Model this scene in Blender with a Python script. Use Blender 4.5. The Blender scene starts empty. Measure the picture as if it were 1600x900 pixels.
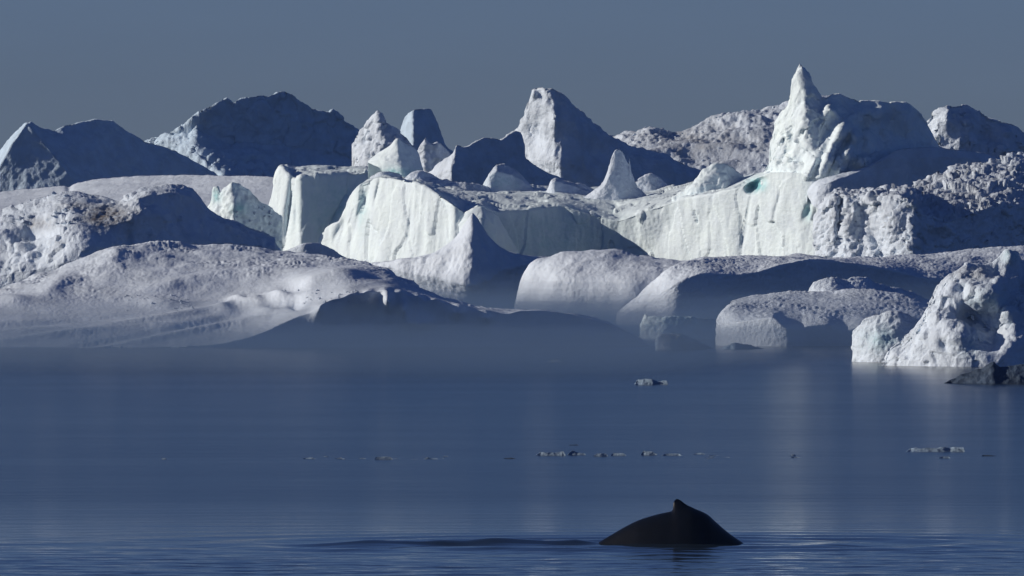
import bpy, bmesh, math, random
import numpy as np

# ------------------------------------------------------------------ camera
F = 15266.0            # focal length in photo pixels (1600 wide)
YH = 330.0             # eye level row in the photo
H = 12.9               # camera height, metres
scene = bpy.context.scene
cam_d = bpy.data.cameras.new("camera")
cam = bpy.data.objects.new("camera", cam_d)
scene.collection.objects.link(cam)
cam.location = (0, 0, H)
cam.rotation_euler = (math.radians(90), 0, 0)
cam_d.sensor_width = 36.0
cam_d.lens = F * 36.0 / 1600.0
cam_d.shift_y = -(450.0 - YH) / 1600.0
cam_d.clip_start = 1.0
cam_d.clip_end = 60000.0
scene.camera = cam

# ------------------------------------------------------------------ light
SUN_EL = math.radians(19)
SUN_AZ = math.radians(3)      # 0 = exactly from the left, + = beyond the ice
world = bpy.data.worlds.new("World")
scene.world = world
world.use_nodes = True
nt = world.node_tree
bg = nt.nodes["Background"]
sky = nt.nodes.new("ShaderNodeTexSky")
sky.sky_type = 'NISHITA'
sky.sun_disc = False
sky.sun_elevation = SUN_EL
sky.sun_rotation = math.radians(-90) + SUN_AZ
sky.altitude = 0
sky.air_density = 0.7
sky.dust_density = 0.1
sky.ozone_density = 4.0
tint = nt.nodes.new("ShaderNodeMix"); tint.data_type = 'RGBA'; tint.blend_type = 'MULTIPLY'
tint.inputs["Factor"].default_value = 1.0
tint.inputs["B"].default_value = (0.72, 0.785, 1.16, 1)     # thin high arctic overcast: greyer-blue than clear air
# faint uneven layers of high cloud, the same all round
wc = nt.nodes.new("ShaderNodeTexCoord"); wm = nt.nodes.new("ShaderNodeMapping"); wm.inputs["Scale"].default_value = (9, 9, 60)
wn = nt.nodes.new("ShaderNodeTexNoise"); wn.inputs["Scale"].default_value = 1.0; wn.inputs["Detail"].default_value = 5
wr = nt.nodes.new("ShaderNodeMapRange"); wr.inputs[3].default_value = 0.86; wr.inputs[4].default_value = 1.10
wv = nt.nodes.new("ShaderNodeVectorMath"); wv.operation = 'SCALE'
nt.links.new(wc.outputs["Generated"], wm.inputs["Vector"]); nt.links.new(wm.outputs[0], wn.inputs["Vector"]); nt.links.new(wn.outputs["Fac"], wr.inputs[0])
nt.links.new(sky.outputs[0], wv.inputs[0]); nt.links.new(wr.outputs[0], wv.inputs["Scale"])
nt.links.new(wv.outputs[0], tint.inputs["A"])
nt.links.new(tint.outputs["Result"], bg.inputs[0])
bg.inputs[1].default_value = 0.05

to_sun = np.array([-math.cos(SUN_EL) * math.cos(SUN_AZ), math.cos(SUN_EL) * math.sin(SUN_AZ), math.sin(SUN_EL)])
sun_d = bpy.data.lights.new("sun", 'SUN')
sun_d.energy = 5.0
sun_d.angle = math.radians(0.5)
sun_d.color = (1.0, 0.89, 0.76)
sun = bpy.data.objects.new("sun", sun_d)
scene.collection.objects.link(sun)
from mathutils import Vector
sun.rotation_euler = Vector(to_sun).to_track_quat('Z', 'Y').to_euler()
sun.location = (-200, 900, 200)

vs = scene.view_settings
vs.view_transform = 'Standard'
vs.look = 'None'
vs.exposure = -0.24
vs.gamma = 1.0
scene.cycles.use_denoising = True
scene.cycles.max_bounces = 6
scene.cycles.diffuse_bounces = 2
scene.cycles.volume_bounces = 0

# ------------------------------------------------------------------ noise
rng = np.random.RandomState(7)
_perm = rng.permutation(4096).astype(np.int64)
_grad = rng.normal(size=(4096, 3)); _grad /= np.linalg.norm(_grad, axis=1)[:, None]

def gnoise(p):
    """gradient noise, p (n,3) -> about -1..1"""
    i = np.floor(p).astype(np.int64); f = p - i
    u = f * f * f * (f * (f * 6 - 15) + 10)
    out = None
    vals = {}
    for dx in (0, 1):
        hx = _perm[(i[:, 0] + dx) & 4095]
        for dy in (0, 1):
            hy = _perm[(hx + i[:, 1] + dy) & 4095]
            for dz in (0, 1):
                g = _grad[_perm[(hy + i[:, 2] + dz) & 4095]]
                vals[dx, dy, dz] = g[:, 0] * (f[:, 0] - dx) + g[:, 1] * (f[:, 1] - dy) + g[:, 2] * (f[:, 2] - dz)
    def l(a, b, t): return a + (b - a) * t
    x00 = l(vals[0, 0, 0], vals[1, 0, 0], u[:, 0]); x10 = l(vals[0, 1, 0], vals[1, 1, 0], u[:, 0])
    x01 = l(vals[0, 0, 1], vals[1, 0, 1], u[:, 0]); x11 = l(vals[0, 1, 1], vals[1, 1, 1], u[:, 0])
    return l(l(x00, x10, u[:, 1]), l(x01, x11, u[:, 1]), u[:, 2]) * 1.6

def cells(p):
    i0 = np.floor(p).astype(np.int64)
    best = np.full(len(p), 9.0); bid = np.zeros(len(p), np.int64); bc = np.zeros_like(p)
    for dx in (-1, 0, 1):
        for dy in (-1, 0, 1):
            for dz in (-1, 0, 1):
                i = i0 + (dx, dy, dz)
                hsh = _perm[(_perm[(_perm[i[:, 0] & 4095] + i[:, 1]) & 4095] + i[:, 2]) & 4095]
                c = i + 0.5 + _grad[hsh] * 0.45
                d = ((p - c) ** 2).sum(1)
                m = d < best
                best[m] = d[m]; bid[m] = hsh[m]; bc[m] = c[m]
    return np.sqrt(best), bid, bc

def facet(p):
    d, i, c = cells(p + 0.35 * np.stack([gnoise(p * 1.3 + 3), gnoise(p * 1.3 + 41), gnoise(p * 1.3 + 77)], -1))
    g = _grad[(i * 7 + 11) & 4095]
    return (i % 97) / 48.0 - 1 + 1.3 * ((p - c) * g).sum(1)

def fbm(p, oct=4, kind='fbm'):
    if kind == 'facet': return facet(p) * .7
    if kind == 'cell': return 1 - 1.8 * cells(p)[0]
    s = np.zeros(len(p)); a = 1.0; tot = 0
    for k in range(oct):
        n = gnoise(p * (2.03 ** k) + 17.3 * k)
        if kind == 'ridge': n = 1 - 2 * np.abs(n)
        elif kind == 'billow': n = 2 * np.abs(n) - 1
        s += a * n; tot += a; a *= 0.5
    return s / tot

# ------------------------------------------------------------------ interpolation
def pchip(xk, yk, x):
    """monotone cubic; xk (n,), yk (n,...) , x (m,)"""
    xk = np.asarray(xk, float); yk = np.asarray(yk, float)
    n = len(xk)
    h = np.diff(xk); sh = (n - 1,) + (1,) * (yk.ndim - 1); hh = h.reshape(sh)
    dl = np.diff(yk, axis=0) / hh
    m = np.zeros_like(yk)
    if n > 2:
        w1 = 2 * hh[1:] + hh[:-1]; w2 = hh[1:] + 2 * hh[:-1]
        ok = dl[:-1] * dl[1:] > 0
        with np.errstate(divide='ignore', invalid='ignore'):
            hm = (w1 + w2) / (w1 / dl[:-1] + w2 / dl[1:])
        m[1:-1] = np.where(ok, hm, 0)
    m[0] = dl[0]; m[-1] = dl[-1]
    x = np.clip(x, xk[0], xk[-1])
    k = np.clip(np.searchsorted(xk, x, side='right') - 1, 0, n - 2)
    t = ((x - xk[k]) / h[k]).reshape((-1,) + (1,) * (yk.ndim - 1))
    hk = h[k].reshape((-1,) + (1,) * (yk.ndim - 1))
    return ((2 * t**3 - 3 * t**2 + 1) * yk[k] + (t**3 - 2 * t**2 + t) * hk * m[k]
            + (-2 * t**3 + 3 * t**2) * yk[k + 1] + (t**3 - t**2) * hk * m[k + 1])

def lerp1(xk, yk, x): return np.interp(x, xk, yk)

# ------------------------------------------------------------------ materials
def ice_material(name, col=(0.65, 0.75, 0.87), dirt=(0.16, 0.135, 0.115), blue=(0.22, 0.52, 0.56), var=0.06, fine=1.0):
    m = bpy.data.materials.new(name); m.use_nodes = True
    n = m.node_tree.nodes; l = m.node_tree.links
    b = n["Principled BSDF"]
    b.inputs["Roughness"].default_value = 0.62
    b.inputs["Specular IOR Level"].default_value = 0.25
    geo = n.new("ShaderNodeTexCoord")
    no = n.new("ShaderNodeTexNoise"); no.inputs["Scale"].default_value = 0.35; no.inputs["Detail"].default_value = 7
    l.new(geo.outputs["Object"], no.inputs["Vector"])
    mix0 = n.new("ShaderNodeMix"); mix0.data_type = 'RGBA'
    mix0.inputs["A"].default_value = (*[c * (1 - 2 * var) for c in col], 1)
    mix0.inputs["B"].default_value = (*[min(0.93, c * (1 + var)) for c in col], 1)
    rmp = n.new("ShaderNodeMapRange"); rmp.inputs[1].default_value = 0.35; rmp.inputs[2].default_value = 0.65
    l.new(no.outputs["Fac"], rmp.inputs[0]); l.new(rmp.outputs[0], mix0.inputs["Factor"])
    ab = n.new("ShaderNodeAttribute"); ab.attribute_name = "blue_ice_and_shade"
    mix1 = n.new("ShaderNodeMix"); mix1.data_type = 'RGBA'
    l.new(ab.outputs["Fac"], mix1.inputs["Factor"]); l.new(mix0.outputs["Result"], mix1.inputs["A"])
    mix1.inputs["B"].default_value = (*blue, 1)
    ad = n.new("ShaderNodeAttribute"); ad.attribute_name = "dirt"
    mix2 = n.new("ShaderNodeMix"); mix2.data_type = 'RGBA'
    l.new(ad.outputs["Fac"], mix2.inputs["Factor"]); l.new(mix1.outputs["Result"], mix2.inputs["A"])
    mix2.inputs["B"].default_value = (*dirt, 1)
    l.new(mix2.outputs["Result"], b.inputs["Base Color"])
    bn = n.new("ShaderNodeTexNoise"); bn.inputs["Scale"].default_value = 1.9; bn.inputs["Detail"].default_value = 8; bn.inputs["Roughness"].default_value = 0.62
    l.new(geo.outputs["Object"], bn.inputs["Vector"])
    bp = n.new("ShaderNodeBump"); bp.inputs["Strength"].default_value = 0.75 * fine; bp.inputs["Distance"].default_value = 0.35
    l.new(bn.outputs["Fac"], bp.inputs["Height"]); l.new(bp.outputs["Normal"], b.inputs["Normal"])
    return m

M_SNOW = ice_material("weathered_snow_ice")
M_WHITE = ice_material("clean_white_ice", (0.74, 0.86, 0.94), var=0.03, fine=0.5)
M_SMOOTH = ice_material("smooth_melt_ice", (0.66, 0.75, 0.86), var=0.04, fine=0.6)
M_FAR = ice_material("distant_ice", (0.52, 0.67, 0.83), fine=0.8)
M_DARK = ice_material("dark_clear_ice", (0.05, 0.08, 0.13), var=0.2)
M_DRIFT = ice_material("wind_packed_snow", (0.66, 0.75, 0.86), var=0.05, fine=0.4)
M_BRASH = ice_material("wet_brash_ice", (0.30, 0.42, 0.56), var=0.25)

# ------------------------------------------------------------------ berg builder
STEP = 1.6
def link(o, parent=None):
    scene.collection.objects.link(o)
    if parent is not None: o.parent = parent
    return o

def tag(o, label=None, cat=None, group=None, kind=None):
    if label: o["label"] = label
    if cat: o["category"] = cat
    if group: o["group"] = group
    if kind: o["kind"] = kind
    return o

def empty(name, loc):
    o = bpy.data.objects.new(name, None); o.location = loc; o.empty_display_size = 5
    link(o); bpy.context.view_layer.update()
    return o

def grid_mesh(name, P, closed_end=True):
    nv, nu = P.shape[:2]
    idx = np.arange(nv * nu).reshape(nv, nu)
    q = np.stack([idx[:-1, :-1], idx[:-1, 1:], idx[1:, 1:], idx[1:, :-1]], -1).reshape(-1, 4)
    verts = P.reshape(-1, 3)
    me = bpy.data.meshes.new(name)
    ends = [idx[:, 0][::1], idx[::-1, -1]] if closed_end else []
    nl = q.size + sum(len(e) for e in ends)
    me.vertices.add(len(verts)); me.vertices.foreach_set("co", verts.astype(np.float32).ravel())
    me.loops.add(nl)
    me.loops.foreach_set("vertex_index", np.concatenate([q.ravel()] + [e for e in ends]).astype(np.int32))
    starts = list(range(0, q.size, 4)); tot = [4] * len(q); c = q.size
    for e in ends: starts.append(c); tot.append(len(e)); c += len(e)
    me.polygons.add(len(starts))
    me.polygons.foreach_set("loop_start", np.array(starts, np.int32))
    me.polygons.foreach_set("loop_total", np.array(tot, np.int32))
    me.update(calc_edges=True); me.validate()
    me.polygons.foreach_set("use_smooth", np.ones(len(me.polygons), bool))
    return me

def grid_normals(P):
    du = np.gradient(P, axis=1); dv = np.gradient(P, axis=0)
    n = np.cross(du, dv); n /= np.linalg.norm(n, axis=2)[..., None] + 1e-9
    return n

def berg(name, D, rows, noise=(), mat=None, back=None, smooth_u=True, smooth_v=False, rowamp=None, seed=0,
         parent=None, step=STEP, jag=1.2, dirt=None, blue=None, dents=(), humps=(), floor_z=-1.5, base_py=None):
    """rows: front-to-crest contours, each a list of (px, py, d) with d = depth in pixel units beyond D
    (py None = down to the water). Depth, width and height all become metres through D."""
    k = D / F
    rows = [sorted(r) for r in rows]
    x0 = min(r[0][0] for r in rows); x1 = max(r[-1][0] for r in rows)
    px = np.linspace(x0, x1, max(8, int((x1 - x0) / step) + 1))
    C = []; pys = []
    jz = np.stack([px / 26.0, np.full_like(px, seed * 3.1), np.full_like(px, .5)], -1)
    jagv = (fbm(jz, 5) * 1.6) * jag if jag else 0 * px
    for ri, r in enumerate(rows):
        xs = np.array([a[0] for a in r], float)
        f = (lambda xk, yk: pchip(xk, yk, px)) if smooth_u and len(r) > 2 else (lambda xk, yk: np.interp(px, xk, yk))
        d = f(xs, np.array([a[2] for a in r], float)) * k + D
        if r[0][1] is None:
            Z = np.full_like(px, floor_z)
        else:
            Z = H - (f(xs, np.array([a[1] for a in r], float)) - YH) / F * d
        Z = np.maximum(Z, floor_z)
        pys.append(YH + (H - Z) * F / d)
        C.append(np.stack([(px - 800) / F * d, d, Z], -1))
    bk = (back if back is not None else 0.9 * max(30, float(np.max(np.abs(pys[-1] - pys[0])))))  # px units
    top = C[-1]
    drop = top[:, 2] - floor_z
    c1 = top.copy(); c1[:, 1] += bk * k * 0.45; c1[:, 2] -= drop * 0.30
    c2 = top.copy(); c2[:, 1] += bk * k; c2[:, 2] = floor_z
    C2 = C + [c1, c2]
    C2 = np.stack(C2, 0)
    # v samples
    vsamp = []; seg = []
    for i in range(len(C2) - 1):
        if i < len(C) - 1:
            dpy = np.percentile(np.abs(pys[i + 1] - np.minimum(pys[i], 620)), 90)
            dd = np.percentile(np.abs(C2[i + 1, :, 1] - C2[i, :, 1]) / k, 90)
            n = int(max(4, min(220, max(dpy / step, dd / (step * 5)))))
        else:
            n = 9
        vsamp.append(i + np.arange(n) / n); seg.append(n)
    vsamp.append([len(C2) - 1.0])
    v = np.concatenate(vsamp)
    if smooth_v:
        P = pchip(np.arange(len(C2)), C2, v)
    else:
        i = np.clip(v.astype(int), 0, len(C2) - 2); t = (v - i)[:, None, None]
        P = C2[i] * (1 - t) + C2[i + 1] * t
    nv, nu = P.shape[:2]
    pyP = YH + (H - P[..., 2]) * F / P[..., 1]          # ragged crest, dying out a few pixels below it
    ncr = sum(seg[:len(C) - 1])
    P[..., 2] -= np.exp(-np.abs(np.arange(nv)[:, None] - ncr) * step / 14.0) * jagv * k
    ra = np.ones(len(C2)) if rowamp is None else np.array(list(rowamp) + [1.0] * (len(C2) - len(rowamp)))
    A = np.interp(v, np.arange(len(C2)), ra)[:, None] * np.ones((1, nu))
    sx = P[..., 0] * F / P[..., 1] + 800; sy = YH + (H - P[..., 2]) * F / P[..., 1]
    for dn in dents:       # hollows (+) and bosses (-) in the front, depth in the same units
        (dx, dy, rx, ry, dep) = dn[:5]; ro = math.radians(dn[5]) if len(dn) > 5 else 0; pw = dn[6] if len(dn) > 6 else 2
        ux = (sx - dx) * math.cos(ro) + (sy - dy) * math.sin(ro); uy = -(sx - dx) * math.sin(ro) + (sy - dy) * math.cos(ro)
        g = np.exp(-((ux / rx) ** 2 + (uy / ry) ** 2) ** (pw / 2))
        g[sum(seg[:len(C) - 1]) + 1:] = 0
        P[..., 1] += g * dep * k
    for spec in noise:
        kind, amp, sc = spec[:3]
        st = spec[3] if len(spec) > 3 else (1, 1, 1)
        oc = spec[4] if len(spec) > 4 else 3
        N = grid_normals(P)
        q = P.reshape(-1, 3) / k / sc * np.array(st) + seed * 13.7
        dsp = fbm(q, oc, kind).reshape(nv, nu)
        if len(spec) > 5:      # patchy: rough here, smooth there
            dsp = dsp * np.clip(.45 + 1.5 * fbm(P.reshape(-1, 3) / k / spec[5] + 31 + seed, 2), 0, 1.4).reshape(nv, nu)
        P = P + N * (dsp * A * amp * k)[..., None]
    sx = P[..., 0] * F / P[..., 1] + 800; sy = YH + (H - P[..., 2]) * F / P[..., 1]
    for hp in humps:       # swells and troughs of a lying surface, height in the same units
        (dx, dy, rx, ry, am) = hp[:5]; ro = math.radians(hp[5]) if len(hp) > 5 else 0
        ux = (sx - dx) * math.cos(ro) + (sy - dy) * math.sin(ro); uy = -(sx - dx) * math.sin(ro) + (sy - dy) * math.cos(ro)
        P[..., 2] += np.exp(-(ux / rx) ** 2 - (uy / ry) ** 2) * am * k
    org = np.array([(0.5 * (x0 + x1) - 800) * k, D, 0.0])
    base = org if parent is None else np.array(parent.matrix_world.translation)
    if parent is not None and parent.parent is not None:
        pass
    me = grid_mesh(name, P - base)
    def attr(nm, spots):
        a = np.zeros(nv * nu, np.float32)
        if spots:
            nz = fbm(P.reshape(-1, 3) / k / 22.0 + 5, 4)
            nz2 = fbm(P.reshape(-1, 3) / k / 5.0 + 9, 2)
            for (ax, ay, rx, ry, s) in spots:
                g = np.exp(-((sx - ax) / rx) ** 2 - ((sy - ay) / ry) ** 2).ravel()
                a = np.maximum(a, np.clip(s * g * (1 + 1.1 * nz + 0.9 * nz2), 0, 1))
        at = me.attributes.new(nm, 'FLOAT', 'POINT'); at.data.foreach_set("value", a.astype(np.float32))
    attr("dirt", dirt); attr("blue_ice_and_shade", blue)
    me.materials.append(mat or M_SNOW)
    o = bpy.data.objects.new(name, me)
    if parent is None: o.location = org
    link(o, parent)
    if parent is None: bpy.context.view_layer.update()
    o_info[o.name] = (P, sx, sy, k, sum(seg[:len(C) - 1]))
    return o

o_info = {}

# chips of broken ice that share a few meshes
def chunk_mesh(seed):
    r = random.Random(seed)
    bm = bmesh.new()
    for _ in range(16):
        a = r.uniform(0, 2 * math.pi); z = r.uniform(-1, 1); s = math.sqrt(1 - z * z); q = r.uniform(0.75, 1.05)
        bm.verts.new((q * s * math.cos(a), q * s * math.sin(a) * r.uniform(0.8, 1), q * z * 0.8))
    ret = bmesh.ops.convex_hull(bm, input=bm.verts)
    bmesh.ops.delete(bm, geom=[v for v in bm.verts if not v.link_faces], context='VERTS')
    me = bpy.data.meshes.new("ice_block"); bm.to_mesh(me); bm.free()
    for nm in ("dirt", "blue_ice_and_shade"): me.attributes.new(nm, 'FLOAT', 'POINT')
    me.materials.append(M_SNOW)
    return me
CHUNKS = [chunk_mesh(i) for i in range(10)]

def rubble(host, n, win, size, seed, name="ice_block", sink=0.25):
    """loose blocks lying on the visible front of a berg, inside a region of its surface"""
    P, sx, sy, k, vlast = o_info[host.name]
    r = random.Random(seed)
    m = np.zeros(sx.shape, bool)
    for (a, b, c, d) in win: m |= (sx > a) & (sx < b) & (sy > c) & (sy < d)
    m[vlast + 2:] = False
    ids = np.argwhere(m)
    if len(ids) == 0: return
    hl = np.array(host.matrix_world.translation)
    for _ in range(n):
        i, j = ids[r.randrange(len(ids))]
        s = size[0] * (size[1] / size[0]) ** (r.random() ** 1.7) * k
        o = bpy.data.objects.new(name, r.choice(CHUNKS))
        p = P[i, j] - hl
        o.location = (p[0], p[1], p[2] + s * sink)
        o.scale = (s * r.uniform(0.8, 1.3), s * r.uniform(0.8, 1.3), s * r.uniform(0.6, 1.1))
        o.rotation_euler = (r.uniform(-.5, .5), r.uniform(-.5, .5), r.uniform(0, 6.3))
        link(o, host)

def B(*pts): return [(p[0], None, p[1]) for p in pts]

# ------------------------------------------------------------------ far bergs
SNOWN = [('fbm', 5, 60), ('ridge', 1.2, 9, (1, 1, 1), 2)]
o = berg("iceberg", 2150, [
    B((-90, 120), (0, 30), (42, -20), (115, -24), (200, 70), (360, 240)),
    [(-90, 345, 110), (-40, 318, 40), (0, 262, -10), (20, 226, -18), (42, 193, -16), (60, 212, -20), (90, 250, -25), (115, 284, -27), (160, 300, 10), (240, 300, 90), (360, 300, 240)],
    [(-90, 335, 150), (-40, 285, 110), (0, 238, 70), (22, 208, 35), (40, 191, 5), (48, 190, 4), (60, 199, 14), (84, 205, 30), (100, 196, 42), (130, 190, 62), (150, 187, 74), (176, 189, 92), (195, 203, 104), (225, 220, 130), (250, 228, 148), (274, 236, 166), (297, 249, 188), (332, 269, 222), (360, 288, 250)],
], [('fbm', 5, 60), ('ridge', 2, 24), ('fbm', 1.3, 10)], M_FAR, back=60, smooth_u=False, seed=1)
tag(o, "far left twin-peaked iceberg with a sunlit left edge and shaded blue face", "iceberg")

o = berg("iceberg", 2350, [
    B((215, 200), (262, 140), (310, 60), (350, 10), (400, 30), (500, 110), (660, 260)),
    [(215, 232, 150), (262, 219, 100), (285, 232, 74), (310, 248, 48), (350, 274, 4), (400, 290, 40), (480, 290, 100), (560, 290, 160), (660, 297, 250)],
    [(215, 228, 152), (262, 214, 106), (280, 206, 92), (308, 203, 72), (325, 212, 86), (350, 222, 96), (400, 225, 112), (480, 232, 140), (560, 250, 184), (660, 294, 252)],
    [(215, 226, 160), (228, 219, 150), (245, 215, 128), (262, 213, 104), (280, 200, 86), (300, 181, 66), (330, 165, 62), (355, 152, 70), (366, 161, 78), (376, 154, 84), (400, 149, 98), (420, 150, 108), (436, 143, 116), (452, 145, 126), (462, 154, 132), (490, 168, 146), (515, 176, 160), (521, 171, 164), (535, 185, 172), (560, 205, 190), (585, 226, 206), (610, 246, 226), (660, 292, 258)],
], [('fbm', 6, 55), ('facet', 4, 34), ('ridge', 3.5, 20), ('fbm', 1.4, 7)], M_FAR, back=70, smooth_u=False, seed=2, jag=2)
tag(o, "big dark blue domed iceberg, tallest of the left half of the skyline", "iceberg")

o = berg("iceberg", 2050, [
    B((552, 60), (600, -30), (625, -30), (655, 40)),
    [(552, 250, 50), (575, 235, 10), (600, 225, -15), (622, 225, -15), (655, 245, 50)],
    [(552, 225, 55), (562, 203, 38), (575, 190, 22), (590, 172, 5), (596, 177, 6), (598, 189, 8), (612, 195, 6), (622, 203, 16), (632, 213, 30), (645, 228, 50), (655, 238, 60)],
], [('facet', 4, 18), ('ridge', 2.5, 14), ('fbm', 1.2, 6)], M_SNOW, back=30, smooth_u=False, seed=3, jag=2)
tag(o, "small jagged white peak just right of the big dark domed iceberg", "iceberg")

o = berg("iceberg", 2120, [
    B((618, 60), (645, -20), (710, 70)),
    [(618, 235, 60), (627, 215, 36), (640, 200, 4), (646, 205, -8), (690, 225, 45), (710, 238, 70)],
    [(618, 225, 62), (627, 199, 42), (632, 186, 30), (640, 176, 14), (646, 172, 8), (655, 170, 16), (672, 170, 36), (680, 183, 46), (690, 209, 62), (698, 228, 72), (710, 240, 85)],
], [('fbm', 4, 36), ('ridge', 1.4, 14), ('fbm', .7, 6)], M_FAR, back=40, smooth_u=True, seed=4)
tag(o, "thumb-shaped grey-blue iceberg on the skyline with a bright left edge", "iceberg")

o = berg("iceberg", 2000, [
    B((935, -60), (1000, -80), (1100, -80), (1225, -90), (1320, -90)),
    [(935, 300, -80), (1000, 290, -100), (1100, 285, -100), (1225, 285, -110), (1320, 290, -110)],
    [(935, 250, 60), (1000, 236, 30), (1080, 240, 10), (1150, 232, 0), (1225, 230, 0), (1320, 230, 0)],
    [(935, 222, 190), (968, 215, 160), (1000, 210, 140), (1015, 207, 135), (1030, 213, 130), (1045, 212, 130), (1080, 203, 130), (1110, 193, 130), (1150, 183, 130), (1180, 173, 130), (1210, 167, 130), (1225, 165, 130), (1320, 160, 130)],
], [('ridge', 15, 80, (.6, .6, 1.6), 2), ('ridge', 7, 26, (.8, .8, 1.3), 3, 70), ('cell', 3, 9, (1, 1, 1), 1, 60), ('fbm', 1.2, 6)], M_SNOW, back=60, seed=5, jag=2, dirt=[(1090, 222, 130, 40, .34)])
tag(o, "rough grey rubble-covered ice ridge on the skyline, left of the tall spire", "iceberg")
rubble(o, 60, [(975, 1225, 165, 275)], (1.5, 4), 50)

# the central peak
o = berg("iceberg", 1880, [
    B((780, 150), (815, 84), (850, 30), (882, -12), (1000, 110), (1120, 240)),
    [(780, 255, 140), (815, 250, 76), (840, 258, 34), (862, 268, 8), (877, 254, -8), (900, 262, 22), (1000, 262, 120), (1120, 282, 240)],
    [(780, 235, 140), (812, 225, 80), (840, 220, 40), (866, 216, 4), (885, 218, 8), (905, 223, 30), (930, 230, 64), (1000, 245, 135), (1120, 281, 242)],
    [(780, 224, 142), (812, 202, 82), (825, 190, 54), (845, 182, 26), (866, 187, -2), (885, 192, 8), (905, 197, 36), (925, 205, 70), (1000, 239, 150), (1120, 278, 248)],
    [(780, 219, 145), (800, 207, 110), (808, 201, 96), (816, 192, 80), (823, 183, 64), (828, 168, 50), (830, 157, 44), (828, 151, 42), (831, 140, 36), (838, 137, 28), (847, 136, 18), (853, 138, 10), (862, 138, 10), (872, 142, 16), (881, 147, 26), (892, 163, 38), (898, 166, 46), (912, 176, 64), (925, 193, 88), (944, 210, 110), (969, 222, 132), (1000, 232, 160), (1050, 248, 200), (1120, 276, 255)],
], [('fbm', 9, 55), ('ridge', 2.4, 20), ('fbm', 1.6, 12), ('ridge', .9, 6, (1, 1, 1), 2)], M_SNOW, back=70, smooth_u=False, seed=6, dents=[(840, 208, 13, 22, 14, 15), (856, 250, 18, 14, -14), (868, 186, 8, 14, -10), (834, 147, 5, 6, -12), (905, 215, 12, 26, -10, 20), (930, 240, 14, 16, 12)])
tag(o, "central peaked iceberg, white left face and dark right face meeting in a ridge", "iceberg")
o = berg("iceberg", 1800, [
    B((655, 90), (706, 4), (760, 50), (900, 180)),
    [(655, 288, 92), (680, 276, 46), (706, 262, 4), (760, 262, 52), (820, 268, 106), (900, 292, 182)],
    [(655, 284, 96), (662, 276, 86), (681, 260, 58), (700, 246, 32), (709, 238, 20), (712, 227, 20), (716, 226, 24), (725, 230, 32), (734, 228, 38), (738, 225, 42), (756, 215, 58), (775, 216, 74), (783, 218, 80), (794, 210, 90), (806, 204, 102), (814, 207, 110), (817, 219, 112), (822, 246, 118), (838, 260, 132), (860, 272, 150), (900, 290, 190)],
], [('fbm', 4, 34), ('ridge', 2, 18), ('fbm', 1, 7)], M_SNOW, back=40, smooth_u=False, seed=7)
tag(o, "low dark blue iceberg leaning against the left foot of the central peak", "iceberg")

o = berg("iceberg", 1900, [
    B((640, 30), (670, -20), (715, 40)),
    [(640, 250, 34), (655, 232, 12), (664, 215, 0), (674, 226, 4), (684, 222, 6), (696, 232, 24), (715, 258, 50)],
], [('ridge', 5, 18), ('fbm', 2, 7)], M_SNOW, back=30, smooth_u=False, seed=8)
tag(o, "small lumpy white ice below the thumb-shaped iceberg", "iceberg")

# left back shelf
o = berg("iceberg", 1700, [
    B((-60, 60), (200, -20), (460, -60)),
    [(-60, 345, 60), (200, 335, -20), (460, 330, -60)],
    [(-60, 304, 640), (0, 299, 580), (55, 294, 530), (100, 290, 490), (108, 293, 480), (116, 288, 470), (180, 277, 400), (235, 274, 350), (330, 274, 250), (410, 276, 170), (460, 280, 130)],
], [('fbm', 4, 90), ('fbm', .8, 10)], M_SMOOTH, back=80, smooth_v=False, seed=9)
tag(o, "smooth gently sloping snow shelf below the far left peaks", "iceberg")

# block beside the tabular wall
o = berg("iceberg", 1480, [
    B((318, 60), (362, -5), (440, 40)),
    [(318, 338, 62), (340, 330, 20), (366, 325, -8), (395, 335, 16), (440, 345, 50)],
    [(318, 334, 62), (332, 316, 44), (334, 292, 38), (340, 290, 34), (344, 301, 28), (352, 292, 16), (362, 284, 6), (374, 287, 14), (390, 298, 28), (402, 312, 38), (412, 318, 40), (425, 326, 50), (440, 340, 60)],
], [('ridge', 4, 22), ('fbm', 2, 8)], M_WHITE, back=30, smooth_u=False, seed=10, blue=[(338, 305, 8, 10, .7), (375, 325, 14, 10, .5)], dirt=[(395, 310, 12, 6, .4)])
tag(o, "broken bluish-white ice block left of the flat-topped white wall", "iceberg")
rubble(o, 14, [(360, 425, 322, 350)], (2, 5), 51)

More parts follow.
